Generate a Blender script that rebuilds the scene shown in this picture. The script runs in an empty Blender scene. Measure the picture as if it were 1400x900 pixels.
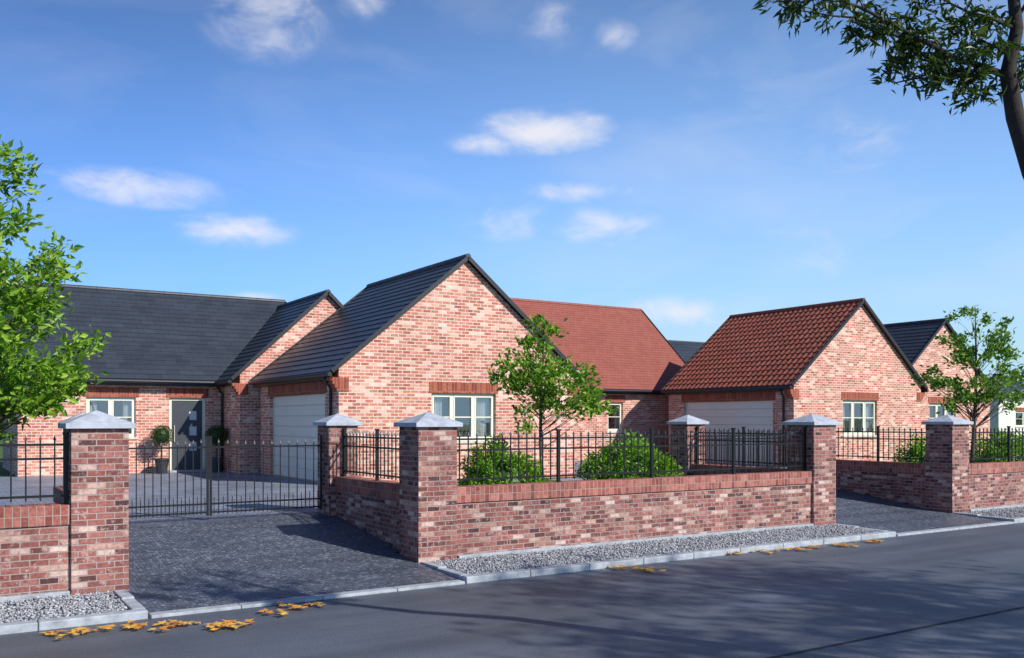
import bpy, math, random
import numpy as np
from mathutils import Vector, Matrix
R=math.radians
scene=bpy.context.scene
COL=scene.collection
F=1257.0; EYE=1.75; YAW=R(32.47)
CY,SY=math.cos(YAW),math.sin(YAW)
def P(px,py,D):
    Xc=(px-700)/F*D
    return Vector((CY*Xc+SY*D, -SY*Xc+CY*D, EYE+(574-py)/F*D))

# ---------------------------------------------------------------- mesh builder
class MB:
    def __init__(s): s.v=[]; s.f=[]; s.uv=[]; s.hasuv=False
    def poly(s,pts,uv=None):
        n=len(s.v); s.v+= [tuple(p) for p in pts]; s.f.append(tuple(range(n,n+len(pts))))
        if uv: s.hasuv=True; s.uv.append(uv)
        else: s.uv.append([(0,0)]*len(pts))
    def box(s,x0,x1,y0,y1,z0,z1):
        if x0>x1:x0,x1=x1,x0
        if y0>y1:y0,y1=y1,y0
        a=[(x0,y0,z0),(x1,y0,z0),(x1,y1,z0),(x0,y1,z0),(x0,y0,z1),(x1,y0,z1),(x1,y1,z1),(x0,y1,z1)]
        n=len(s.v); s.v+=a
        for q in ((0,3,2,1),(4,5,6,7),(0,1,5,4),(1,2,6,5),(2,3,7,6),(3,0,4,7)):
            s.f.append(tuple(n+i for i in q)); s.uv.append([(0,0)]*4)
    def bar(s,a,b,w,h,up=(0,0,1)):
        a=Vector(a);b=Vector(b);d=(b-a).normalized();up=Vector(up)
        r=d.cross(up).normalized();u=r.cross(d).normalized()
        c=[]
        for p in (a,b):
            for (i,j) in ((-1,-1),(1,-1),(1,1),(-1,1)): c.append(tuple(p+r*(w/2*i)+u*(h/2*j)))
        n=len(s.v); s.v+=c
        for q in ((0,3,2,1),(4,5,6,7),(0,1,5,4),(1,2,6,5),(2,3,7,6),(3,0,4,7)):
            s.f.append(tuple(n+i for i in q)); s.uv.append([(0,0)]*4)
    def spear(s,x,y,z0,z1,w=.016,tip=.05):
        s.box(x-w/2,x+w/2,y-w/2,y+w/2,z0,z1-tip)
        k=w*.95; n=len(s.v)
        s.v+=[(x-k,y-k,z1-tip),(x+k,y-k,z1-tip),(x+k,y+k,z1-tip),(x-k,y+k,z1-tip),(x,y,z1)]
        for q in ((0,1,4),(1,2,4),(2,3,4),(3,0,4),(0,3,2,1)):
            s.f.append(tuple(n+i for i in q)); s.uv.append([(0,0)]*len(q))
    def tube(s,pts,rad,seg=7,cap=True):
        pts=[Vector(p) for p in pts]; rings=[]
        prev=None
        for i,p in enumerate(pts):
            d=(pts[min(i+1,len(pts)-1)]-pts[max(i-1,0)]).normalized()
            if prev is None:
                prev=d.orthogonal().normalized()
            u=(prev-d*prev.dot(d)).normalized(); prev=u
            w=d.cross(u); r=rad[i] if isinstance(rad,(list,tuple)) else rad
            n=len(s.v)
            for k in range(seg):
                a=2*math.pi*k/seg
                s.v.append(tuple(p+u*(r*math.cos(a))+w*(r*math.sin(a))))
            rings.append(n)
        for i in range(len(rings)-1):
            for k in range(seg):
                a=rings[i];b=rings[i+1];k2=(k+1)%seg
                s.f.append((a+k,a+k2,b+k2,b+k)); s.uv.append([(0,0)]*4)
        if cap:
            s.f.append(tuple(rings[0]+k for k in reversed(range(seg)))); s.uv.append([(0,0)]*seg)
            s.f.append(tuple(rings[-1]+k for k in range(seg))); s.uv.append([(0,0)]*seg)
    def build(s,name,mat,parent=None,smooth=False,bevel=0):
        me=bpy.data.meshes.new(name); me.from_pydata(s.v,[],s.f)
        if s.hasuv:
            l=me.uv_layers.new(name='UVMap'); flat=[c for f in s.uv for p in f for c in p]
            l.data.foreach_set('uv',flat)
        me.materials.append(mat)
        if smooth: me.polygons.foreach_set('use_smooth',[True]*len(me.polygons))
        me.update()
        o=bpy.data.objects.new(name,me); COL.objects.link(o)
        if bevel:
            m=o.modifiers.new('Bevel','BEVEL'); m.width=bevel; m.segments=2; m.limit_method='ANGLE'
        if parent: attach(o,parent)
        return o
BASE={}
def attach(o,parent):
    o.parent=parent
    loc=BASE.get(parent.name,Vector((0,0,0)))
    o.matrix_parent_inverse=Matrix.Translation(-loc)
    BASE[o.name]=Vector((0,0,0))
def thing(name,label,cat,loc,group=None):
    o=bpy.data.objects.new(name,None); COL.objects.link(o); o.location=loc
    o.empty_display_size=.2
    BASE[o.name]=Vector(loc); o['label']=label; o['category']=cat
    if group:o['group']=group
    return o
def tag(o,label,cat,group=None,kind=None):
    o['label']=label;o['category']=cat
    if group:o['group']=group
    if kind:o['kind']=kind
    return o
def struct(mb,name,mat,**k):
    o=mb.build(name,mat,**k); o['kind']='structure'; return o

# ---------------------------------------------------------------- materials
def newmat(name):
    m=bpy.data.materials.new(name); m.use_nodes=True; nt=m.node_tree
    b=nt.nodes['Principled BSDF']; return m,nt,b
def N(nt,t,**k):
    n=nt.nodes.new(t)
    for a,v in k.items(): setattr(n,a,v)
    return n
def ramp(nt,stops,interp='LINEAR'):
    r=N(nt,'ShaderNodeValToRGB'); r.color_ramp.interpolation=interp
    e=r.color_ramp.elements
    while len(e)<len(stops): e.new(.5)
    for i,(p,c) in enumerate(stops): e[i].position=p; e[i].color=(*c,1)
    return r
def noise(nt,scale,detail=4,rough=.6,vec=None,dist=0):
    n=N(nt,'ShaderNodeTexNoise'); n.inputs['Scale'].default_value=scale; n.inputs['Detail'].default_value=detail
    n.inputs['Roughness'].default_value=rough; n.inputs['Distortion'].default_value=dist
    if vec: nt.links.new(vec,n.inputs['Vector'])
    return n
def mixc(nt,fac,a,b,mode='MIX'):
    m=N(nt,'ShaderNodeMix',data_type='RGBA',blend_type=mode)
    for sock,val in ((m.inputs[0],fac),(m.inputs[6],a),(m.inputs[7],b)):
        if hasattr(val,'links'): nt.links.new(val,sock)
        elif isinstance(val,(int,float)): sock.default_value=val
        else: sock.default_value=(*val,1)
    return m.outputs[2]
def math_(nt,op,a,b=None,c=None,clamp=False):
    m=N(nt,'ShaderNodeMath',operation=op); m.use_clamp=clamp
    for i,v in enumerate((a,b,c)):
        if v is None: continue
        if hasattr(v,'links'): nt.links.new(v,m.inputs[i])
        else: m.inputs[i].default_value=v
    return m.outputs[0]
def bump(nt,b,h,strength=.4,dist=.01):
    n=N(nt,'ShaderNodeBump'); n.inputs['Strength'].default_value=strength; n.inputs['Distance'].default_value=dist
    nt.links.new(h,n.inputs['Height']); nt.links.new(n.outputs[0],b.inputs['Normal'])
def worldpos(nt): return N(nt,'ShaderNodeNewGeometry').outputs['Position']
def wallvec(nt,swap=False):
    g=N(nt,'ShaderNodeNewGeometry'); sp=N(nt,'ShaderNodeSeparateXYZ'); sn=N(nt,'ShaderNodeSeparateXYZ')
    nt.links.new(g.outputs['Position'],sp.inputs[0]); nt.links.new(g.outputs['True Normal'],sn.inputs[0])
    ax=math_(nt,'GREATER_THAN',math_(nt,'ABSOLUTE',sn.outputs[0]),.6)
    az=math_(nt,'GREATER_THAN',math_(nt,'ABSOLUTE',sn.outputs[2]),.6)
    u=math_(nt,'ADD',math_(nt,'MULTIPLY',sp.outputs[1],ax),math_(nt,'MULTIPLY',sp.outputs[0],math_(nt,'SUBTRACT',1,ax)))
    v=math_(nt,'ADD',math_(nt,'MULTIPLY',sp.outputs[1],az),math_(nt,'MULTIPLY',sp.outputs[2],math_(nt,'SUBTRACT',1,az)))
    c=N(nt,'ShaderNodeCombineXYZ')
    nt.links.new(v if swap else u,c.inputs[0]); nt.links.new(u if swap else v,c.inputs[1])
    return c.outputs[0],g.outputs['Position']
def brickmat(name,pal,mortar,bw,rh,ms=.006,swap=False,offset=.5,dirt=.35,bstr=.7,patch=None,dark=None):
    m,nt,b=newmat(name); vec,pos=wallvec(nt,swap)
    t=N(nt,'ShaderNodeTexBrick'); nt.links.new(vec,t.inputs['Vector'])
    t.offset=offset; t.inputs['Color1'].default_value=(0,0,0,1); t.inputs['Color2'].default_value=(1,1,1,1)
    t.inputs['Mortar'].default_value=(.5,.5,.5,1); t.inputs['Scale'].default_value=1
    t.inputs['Brick Width'].default_value=bw; t.inputs['Row Height'].default_value=rh
    t.inputs['Mortar Size'].default_value=ms; t.inputs['Mortar Smooth'].default_value=.25
    r=ramp(nt,pal,'LINEAR'); nt.links.new(t.outputs['Color'],r.inputs[0])
    n1=noise(nt,22,5,.7,pos); n2=noise(nt,1.1,4,.6,pos)
    rr=ramp(nt,[(0.3,(.6,.6,.6)),(.7,(1.3,1.26,1.22))]); nt.links.new(n1.outputs[0],rr.inputs[0])
    c=mixc(nt,.9,r.outputs[0],rr.outputs[0],'MULTIPLY')
    if patch:
        n3=noise(nt,13,4,.75,pos); r3=ramp(nt,[(.54,(0,0,0)),(.66,(1,1,1))]); nt.links.new(n3.outputs[0],r3.inputs[0])
        c=mixc(nt,math_(nt,'MULTIPLY',r3.outputs[0],patch[0]),c,patch[1])
    if dark:
        n4=noise(nt,17,4,.7,pos); n4.inputs['Scale'].default_value=17.7; n4.noise_dimensions='4D'; n4.inputs['W'].default_value=3.3
        r4=ramp(nt,[(.55,(0,0,0)),(.68,(1,1,1))]); nt.links.new(n4.outputs[0],r4.inputs[0])
        c=mixc(nt,math_(nt,'MULTIPLY',r4.outputs[0],dark[0]),c,dark[1])
    c=mixc(nt,t.outputs['Fac'],c,mortar)
    r2=ramp(nt,[(.3,(1-dirt,)*3),(.65,(1.08,)*3)]); nt.links.new(n2.outputs[0],r2.inputs[0])
    c=mixc(nt,1,c,r2.outputs[0],'MULTIPLY')
    nt.links.new(c,b.inputs['Base Color']); b.inputs['Roughness'].default_value=.88
    b.inputs['Specular IOR Level'].default_value=.25
    h=math_(nt,'ADD',math_(nt,'MULTIPLY',t.outputs['Fac'],-1),math_(nt,'MULTIPLY',n1.outputs[0],.5))
    bump(nt,b,h,bstr,.008)
    return m
HB=brickmat('house_brick',[(0,(.34,.11,.075)),(.2,(.54,.19,.13)),(.45,(.68,.27,.19)),(.65,(.50,.17,.115)),(.82,(.74,.38,.28)),(1,(.86,.62,.5))],(.74,.59,.5),.2,.073,.010,dirt=.1,bstr=.5,patch=(.4,(.82,.57,.46)))
HS=brickmat('lintel_brick',[(0,(.26,.06,.038)),(.6,(.37,.095,.055)),(1,(.45,.13,.08))],(.38,.21,.16),.075,.3,.006,offset=0,dirt=.1,bstr=.5)
WB=brickmat('boundary_brick',[(0,(.09,.043,.042)),(.25,(.28,.10,.085)),(.5,(.39,.155,.13)),(.7,(.22,.08,.072)),(.86,(.52,.31,.25)),(1,(.68,.52,.45))],(.40,.31,.28),.17,.062,.007,dirt=.25,bstr=.9,patch=(.65,(.64,.46,.40)),dark=(.7,(.085,.04,.042)))
WC=brickmat('coping_brick',[(0,(.25,.075,.06)),(.5,(.4,.135,.105)),(1,(.5,.2,.16))],(.44,.3,.26),.07,.4,.006,offset=0,dirt=.25,bstr=.8,patch=(.35,(.56,.34,.28)),dark=(.4,(.14,.05,.045)))
def simple(name,col,rough=.5,metal=0,var=0,scale=5,bs=0,spec=.5):
    m,nt,b=newmat(name); b.inputs['Roughness'].default_value=rough; b.inputs['Metallic'].default_value=metal
    b.inputs['Specular IOR Level'].default_value=spec
    pos=worldpos(nt); n=noise(nt,scale,6,.65,pos)
    r=ramp(nt,[(.25,tuple(c*(1-var) for c in col)),(.75,tuple(min(1,c*(1+var)) for c in col))]); nt.links.new(n.outputs[0],r.inputs[0])
    nt.links.new(r.outputs[0],b.inputs['Base Color'])
    if bs: bump(nt,b,n.outputs[0],bs,.01)
    return m
IRON=simple('black_iron',(.010,.010,.012),.38,.2,.2,30)
TRIM=simple('dark_trim',(.020,.021,.025),.4,0,.15,10)
CREAM=simple('cream_paint',(.8,.79,.64),.45,0,.05,6)
STONE=simple('cap_stone',(.44,.47,.53),.8,0,.3,7,.4)
CONC=simple('kerb_concrete',(.38,.41,.44),.85,0,.35,9,.5)
GDOOR=simple('garage_paint',(.84,.82,.72),.5,0,.04,2)
DOORM=simple('slate_paint',(.06,.066,.08),.35,0,.08,4)
BARK=simple('bark',(.09,.065,.048),.9,0,.5,22,.9)
DARKBARK=simple('dark_bark',(.03,.023,.02),.9,0,.5,26,.9)
ROOM=simple('room_dark',(.07,.07,.08),.9,0,.2,2)
CURT=simple('curtain_cloth',(.8,.8,.78),.9,0,.08,4)
SILL=simple('sill_stone',(.6,.56,.48),.8,0,.15,8)
POT=simple('pot_dark',(.04,.04,.045),.5,0,.2,10)
SOIL=simple('soil',(.14,.14,.14),.95,0,.4,20,.6)
SEAM=simple('seam_tar',(.012,.012,.013),.7,0,.3,12)
def glassmat():
    m,nt,b=newmat('window_glass'); o=nt.nodes['Material Output']
    g=N(nt,'ShaderNodeBsdfGlossy'); g.inputs['Roughness'].default_value=.02; g.inputs['Color'].default_value=(.9,.93,.97,1)
    t=N(nt,'ShaderNodeBsdfTransparent'); t.inputs['Color'].default_value=(.8,.84,.86,1)
    x=N(nt,'ShaderNodeMixShader'); x.inputs[0].default_value=.3
    n=noise(nt,1.5,2,.5,worldpos(nt)); bp=N(nt,'ShaderNodeBump'); bp.inputs['Strength'].default_value=.08; bp.inputs['Distance'].default_value=.05
    nt.links.new(n.outputs[0],bp.inputs['Height']); nt.links.new(bp.outputs[0],g.inputs['Normal'])
    nt.links.new(t.outputs[0],x.inputs[1]); nt.links.new(g.outputs[0],x.inputs[2]); nt.links.new(x.outputs[0],o.inputs['Surface'])
    nt.nodes.remove(b); return m
GLASS=glassmat()
def tilemat(name,a,bcol,tw,rough=.5,rowh=.3,off=.5,jt=.5,var=.1):
    m,nt,b=newmat(name); uv=N(nt,'ShaderNodeUVMap').outputs[0]
    t=N(nt,'ShaderNodeTexBrick'); nt.links.new(uv,t.inputs['Vector']); t.offset=off
    t.inputs['Color1'].default_value=(*a,1); t.inputs['Color2'].default_value=(*bcol,1)
    t.inputs['Mortar'].default_value=(*[c*jt for c in a],1)
    t.inputs['Scale'].default_value=1;t.inputs['Brick Width'].default_value=tw; t.inputs['Row Height'].default_value=rowh
    t.inputs['Mortar Size'].default_value=.004; t.inputs['Mortar Smooth'].default_value=.1
    n=noise(nt,1.2,5,.6,worldpos(nt)); r=ramp(nt,[(.3,(1-var,)*3),(.7,(1+var,)*3)]); nt.links.new(n.outputs[0],r.inputs[0])
    c=mixc(nt,1,t.outputs[0],r.outputs[0],'MULTIPLY'); nt.links.new(c,b.inputs['Base Color'])
    b.inputs['Roughness'].default_value=rough; b.inputs['Specular IOR Level'].default_value=.4
    n2=noise(nt,60,3,.6,worldpos(nt)); bump(nt,b,n2.outputs[0],.15,.004)
    return m
SLATE=tilemat('slate_tile',(.038,.046,.06),(.05,.06,.077),.33,.42,.22)
REDT=tilemat('red_pantile',(.27,.078,.045),(.34,.105,.062),.3,.55,var=.06)
REDP=tilemat('red_plain_tile',(.30,.088,.062),(.345,.108,.078),.17,.65,.15,var=.05)
SLATER=simple('slate_ridge',(.045,.05,.062),.5,0,.2,6)
REDR=simple('red_ridge',(.28,.08,.05),.6,0,.2,6)
def leafmat(name,stops,trans=.35):
    m,nt,b=newmat(name); g=N(nt,'ShaderNodeNewGeometry'); r=ramp(nt,stops); nt.links.new(g.outputs['Random Per Island'],r.inputs[0])
    nt.links.new(r.outputs[0],b.inputs['Base Color']); b.inputs['Roughness'].default_value=.42
    t=N(nt,'ShaderNodeBsdfTranslucent'); c2=mixc(nt,1,r.outputs[0],(1.3,1.35,.6),'MULTIPLY'); nt.links.new(c2,t.inputs['Color'])
    x=N(nt,'ShaderNodeMixShader'); x.inputs[0].default_value=trans
    nt.links.new(b.outputs[0],x.inputs[1]); nt.links.new(t.outputs[0],x.inputs[2]); nt.links.new(x.outputs[0],nt.nodes['Material Output'].inputs['Surface'])
    return m
LEAF=leafmat('leaf_green',[(0,(.05,.13,.012)),(.4,(.15,.31,.02)),(.8,(.27,.46,.04)),(1,(.42,.58,.07))])
LEAFR=leafmat('leaf_soft_green',[(0,(.05,.13,.015)),(.5,(.13,.27,.03)),(1,(.27,.43,.05))])
LEAFS=leafmat('leaf_shrub',[(0,(.05,.15,.01)),(.5,(.17,.37,.02)),(1,(.36,.56,.05))])
LEAFD=leafmat('leaf_dark',[(0,(.02,.045,.01)),(.6,(.05,.095,.014)),(1,(.11,.16,.02))],.35)
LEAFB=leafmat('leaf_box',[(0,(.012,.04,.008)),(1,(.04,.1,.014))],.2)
LEAFO=leafmat('leaf_autumn',[(0,(.65,.22,.02)),(.4,(.85,.42,.05)),(.8,(.9,.58,.1)),(1,(.45,.2,.05))],.15)
def road_mat():
    m,nt,b=newmat('asphalt'); pos=worldpos(nt)
    mp=N(nt,'ShaderNodeMapping'); mp.inputs['Scale'].default_value=(.12,1.3,1); nt.links.new(pos,mp.inputs[0])
    n1=noise(nt,1,5,.6,mp.outputs[0]); n2=noise(nt,.5,4,.6,pos); n3=noise(nt,190,2,.7,pos); v=N(nt,'ShaderNodeTexVoronoi'); v.inputs['Scale'].default_value=110; nt.links.new(pos,v.inputs['Vector'])
    r1=ramp(nt,[(.35,(.070,.080,.098)),(.65,(.122,.138,.165))]); nt.links.new(n1.outputs[0],r1.inputs[0])
    r2=ramp(nt,[(.3,(.78,.78,.78)),(.7,(1.18,1.18,1.18))]); nt.links.new(n2.outputs[0],r2.inputs[0])
    r3=ramp(nt,[(.3,(.5,.5,.5)),(.7,(1.6,1.6,1.6))]); nt.links.new(n3.outputs[0],r3.inputs[0])
    c=mixc(nt,1,r1.outputs[0],r2.outputs[0],'MULTIPLY'); c=mixc(nt,1,c,r3.outputs[0],'MULTIPLY')
    nt.links.new(c,b.inputs['Base Color']); b.inputs['Roughness'].default_value=.5
    bump(nt,b,v.outputs['Distance'],.6,.006); return m
ROAD=road_mat()
def sett_mat(name,a,c2,mort,w,h,wob=.012,ms=.008):
    m,nt,b=newmat(name); pos=worldpos(nt)
    n=noise(nt,9,2,.5,pos); vm=N(nt,'ShaderNodeVectorMath',operation='MULTIPLY_ADD')
    nt.links.new(n.outputs['Color'],vm.inputs[0]); vm.inputs[1].default_value=(wob,)*3; nt.links.new(pos,vm.inputs[2])
    t=N(nt,'ShaderNodeTexBrick'); nt.links.new(vm.outputs[0],t.inputs['Vector'])
    t.inputs['Color1'].default_value=(*a,1);t.inputs['Color2'].default_value=(*c2,1);t.inputs['Mortar'].default_value=(*mort,1)
    t.inputs['Scale'].default_value=1;t.inputs['Brick Width'].default_value=w;t.inputs['Row Height'].default_value=h;t.inputs['Mortar Size'].default_value=ms
    t.inputs['Mortar Smooth'].default_value=.3
    n2=noise(nt,1.2,5,.6,pos); r=ramp(nt,[(.3,(.65,)*3),(.7,(1.25,)*3)]); nt.links.new(n2.outputs[0],r.inputs[0])
    c=mixc(nt,1,t.outputs[0],r.outputs[0],'MULTIPLY'); nt.links.new(c,b.inputs['Base Color']); b.inputs['Roughness'].default_value=.55
    n3=noise(nt,45,2,.6,pos)
    hh=math_(nt,'ADD',math_(nt,'MULTIPLY',t.outputs['Fac'],-1),math_(nt,'MULTIPLY',n3.outputs[0],.5)); bump(nt,b,hh,.8,.01); return m
def cobble_mat():
    m,nt,b=newmat('drive_setts'); pos=worldpos(nt)
    v=N(nt,'ShaderNodeTexVoronoi'); v.inputs['Scale'].default_value=22; v.inputs['Randomness'].default_value=.5; nt.links.new(pos,v.inputs['Vector'])
    e=N(nt,'ShaderNodeTexVoronoi',feature='DISTANCE_TO_EDGE'); e.inputs['Scale'].default_value=22; e.inputs['Randomness'].default_value=.5; nt.links.new(pos,e.inputs['Vector'])
    sx=N(nt,'ShaderNodeSeparateXYZ'); nt.links.new(v.outputs['Color'],sx.inputs[0])
    r=ramp(nt,[(0,(.075,.088,.115)),(.5,(.115,.132,.168)),(.85,(.16,.18,.222)),(1,(.24,.265,.31))]); nt.links.new(sx.outputs[0],r.inputs[0])
    er=ramp(nt,[(.02,(0,0,0)),(.12,(1,1,1))]); nt.links.new(e.outputs['Distance'],er.inputs[0])
    c=mixc(nt,er.outputs[0],(.05,.056,.072),r.outputs[0])
    n2=noise(nt,.9,5,.6,pos); r2=ramp(nt,[(.3,(.8,)*3),(.7,(1.15,)*3)]); nt.links.new(n2.outputs[0],r2.inputs[0])
    c=mixc(nt,1,c,r2.outputs[0],'MULTIPLY'); nt.links.new(c,b.inputs['Base Color']); b.inputs['Roughness'].default_value=.5
    bump(nt,b,er.outputs[0],.6,.006); return m
SETT=cobble_mat()
PAVE=sett_mat('block_paving',(.2,.23,.29),(.33,.36,.43),(.10,.11,.14),.2,.1,0,.008)
def grass_mat():
    m,nt,b=newmat('grass'); pos=worldpos(nt); n=noise(nt,1.5,5,.7,pos); n2=noise(nt,60,3,.7,pos)
    r=ramp(nt,[(.3,(.04,.1,.012)),(.7,(.1,.18,.025))]); nt.links.new(n.outputs[0],r.inputs[0])
    r2=ramp(nt,[(.3,(.6,)*3),(.7,(1.4,)*3)]); nt.links.new(n2.outputs[0],r2.inputs[0])
    nt.links.new(mixc(nt,1,r.outputs[0],r2.outputs[0],'MULTIPLY'),b.inputs['Base Color']); b.inputs['Roughness'].default_value=.9
    bump(nt,b,n2.outputs[0],.8,.03); return m
GRASS=grass_mat()
def pebble_mat():
    m,nt,b=newmat('pebbles'); g=N(nt,'ShaderNodeNewGeometry')
    r=ramp(nt,[(0,(.18,.19,.21)),(.35,(.3,.31,.335)),(.7,(.42,.43,.46)),(.9,(.58,.59,.61)),(1,(.38,.32,.29))]); nt.links.new(g.outputs['Random Per Island'],r.inputs[0])
    nt.links.new(r.outputs[0],b.inputs['Base Color']); b.inputs['Roughness'].default_value=.75; return m
PEB=pebble_mat()

# ---------------------------------------------------------------- ground
GZ=.33; RZ=-.08; KY=8.93; KT=-.005
mb=MB(); mb.poly([(-600,-600,-.14),(700,-600,-.14),(700,700,-.14),(-600,700,-.14)]); struct(mb,'ground',GRASS)
mb=MB(); mb.poly([(-300,.9,RZ),(400,.9,RZ),(400,KY,RZ),(-300,KY,RZ)]); struct(mb,'road',ROAD)
mb=MB(); mb.poly([(-300,4.87,RZ+.004),(400,4.87,RZ+.004),(400,4.905,RZ+.004),(-300,4.905,RZ+.004)])
struct(mb,'road_joint',SEAM)
mb=MB(); mb.box(-60,90,-3,.9,-.13,.03); struct(mb,'near_pavement',CONC)
drives=[(1.74,5.06),(12.85,16.17)]
mb=MB(); mb.poly([(-80,13.5,GZ),(140,13.5,GZ),(140,400,GZ),(-80,400,GZ)]); struct(mb,'lawn',GRASS)
segs=[(-60,1.45),(5.32,12.5),(16.45,80)]
mb=MB()
for a,b_ in segs: mb.poly([(a,10.3,GZ-.02),(b_,10.3,GZ-.02),(b_,13.5,GZ),(a,13.5,GZ)])
struct(mb,'front_garden_ground',GRASS)
mb=MB()
mb.poly([(-2,13.55,GZ+.006),(7.4,13.55,GZ+.006),(7.4,25.8,GZ+.006),(-2,25.8,GZ+.006)])
mb.poly([(12.4,13.55,GZ+.006),(21.67,13.55,GZ+.006),(21.67,25.3,GZ+.006),(13.7,25.3,GZ+.006),(13.7,18,GZ+.006),(12.4,18,GZ+.006)])
struct(mb,'courtyard_paving',PAVE)
mb=MB()
for a,b_ in drives:
    ys=[(9.05,-.055),(9.6,-.03),(10.1,.0),(10.8,.05),(12.0,.2),(13.1,GZ-.01),(13.56,GZ+.008)]
    for (y0,z0),(y1,z1) in zip(ys[:-1],ys[1:]):
        A=a-.3 if y0>10.5 else a-.02; B=b_+.3 if y0>10.5 else b_+.02
        mb.poly([(A,y0,z0),(B,y0,z0),(B,y1,z1),(A,y1,z1)])
struct(mb,'driveway',SETT)
mb=MB()
def kerbline(x0,x1):
    n=max(1,int(round((x1-x0)/.91))); L=(x1-x0)/n
    for i in range(n): mb.box(x0+i*L+.003,x0+(i+1)*L-.003,KY,KY+.13,-.13,KT)
for a,b_ in ((-30,1.72),(5.08,12.83),(16.19,60)): kerbline(a,b_)
for x in (1.6,5.08,12.71,16.19):
    mb.box(x,x+.12,KY+.135,9.6,-.13,KT+.003); mb.box(x,x+.12,9.605,10.078,-.13,KT+.02)
struct(mb,'kerb',CONC,bevel=.012)
mb=MB()
for a,b_ in drives:
    for i in range(4):
        L=(b_-a)/4; mb.box(a+i*L+.003,a+(i+1)*L-.003,KY-.01,KY+.125,-.13,-.05)
struct(mb,'drive_edging',CONC,bevel=.006)
mb=MB()
for a,b_ in ((-30,1.6),(5.2,12.71),(16.31,60)): mb.poly([(a,KY+.13,-.04),(b_,KY+.13,-.04),(b_,10.2,-.03),(a,10.2,-.03)])
struct(mb,'gravel_bed',SOIL)
mb=MB()
for a,b_ in ((-30,1.2),(5.62,12.27),(16.74,60)): mb.box(a,b_,10.06,10.3,-.1,.045)
struct(mb,'wall_footing',CONC,bevel=.006)
rng=np.random.default_rng(4)
ph=(1+5**.5)/2
ico=np.array([(-1,ph,0),(1,ph,0),(-1,-ph,0),(1,-ph,0),(0,-1,ph),(0,1,ph),(0,-1,-ph),(0,1,-ph),(ph,0,-1),(ph,0,1),(-ph,0,-1),(-ph,0,1)])/1.9
icof=np.array([(0,11,5),(0,5,1),(0,1,7),(0,7,10),(0,10,11),(1,5,9),(5,11,4),(11,10,2),(10,7,6),(7,1,8),(3,9,4),(3,4,2),(3,2,6),(3,6,8),(3,8,9),(4,9,5),(2,4,11),(6,2,10),(8,6,7),(9,8,1)])
def gravel(x0,x1,dens):
    n=int((x1-x0)*.95*dens)
    c=np.stack([rng.uniform(x0,x1,n),rng.uniform(9.08,10.05,n),rng.uniform(-.035,-.008,n)],1)
    c[:,2]+= .03*(c[:,1]-9.1)
    s=rng.uniform(.007,.016,(n,1,1))*rng.uniform(.7,1.25,(n,1,3)); s[:,:,2]*=.7
    v=ico[None]*s; a=rng.uniform(0,6.28,n); ca,sa=np.cos(a)[:,None],np.sin(a)[:,None]
    x=v[:,:,0]*ca-v[:,:,1]*sa; y=v[:,:,0]*sa+v[:,:,1]*ca
    V=np.stack([x,y,v[:,:,2]],2)+c[:,None]
    Fc=(icof[None]+np.arange(n)[:,None,None]*12)
    return V.reshape(-1,3),Fc.reshape(-1,3),n*12
Vs=[];Fs=[];off=0
for a,b_,d in ((-1.5,1.58,2600),(5.22,12.69,2300),(16.33,25,800)):
    V,Fc,k=gravel(a,b_,d); Vs.append(V);Fs.append(Fc+off);off+=k
me=bpy.data.meshes.new('gravel'); me.from_pydata(np.concatenate(Vs).tolist(),[],np.concatenate(Fs).tolist()); me.materials.append(PEB)
me.polygons.foreach_set('use_smooth',[True]*len(me.polygons))
o=bpy.data.objects.new('gravel',me);COL.objects.link(o); tag(o,'loose grey pebbles between the kerb and the brick walls','gravel',kind='stuff')

# ---------------------------------------------------------------- pillars
def pillar(x,y,w,label,zb):
    t=thing('brick_pillar',label,'pillar',(x+w/2,y+w/2,zb),'brick gate and wall pillars')
    m=MB(); m.box(x,x+w,y,y+w,-.12,1.66); m.build('shaft',WB,t,bevel=.008)
    m=MB(); k=.055; m.box(x-k,x+w+k,y-k,y+w+k,1.66,1.715)
    k=.045; z=1.715; n=len(m.v); c=(x+w/2,y+w/2,1.85)
    m.v+=[(x-k,y-k,z),(x+w+k,y-k,z),(x+w+k,y+w+k,z),(x-k,y+w+k,z),c]
    for q in ((0,1,4),(1,2,4),(2,3,4),(3,0,4)): m.f.append(tuple(n+i for i in q)); m.uv.append([(0,0)]*3)
    m.build('cap',STONE,t,bevel=.006)
pillar(1.21,10.08,.54,'large brick pillar left of the front driveway with sloped grey cap',0)
pillar(5.06,10.08,.54,'tall brick pillar right of the front driveway, centre of the picture',0)
pillar(12.29,10.08,.56,'brick pillar at the right end of the long front wall',0)
pillar(16.17,10.08,.55,'brick pillar on the far side of the second driveway, near the right tree',0)
pillar(5.06,13.05,.47,'set-back brick gate pillar holding the right leaf of the front gate',GZ)
pillar(1.52,13.05,.43,'set-back brick gate pillar hidden behind the large left pillar',GZ)
pillar(12.28,13.05,.47,'set-back brick pillar behind the round shrub, beside the second gate',GZ)
pillar(16.17,13.05,.47,'set-back brick pillar hidden beyond the second gate',GZ)

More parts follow.
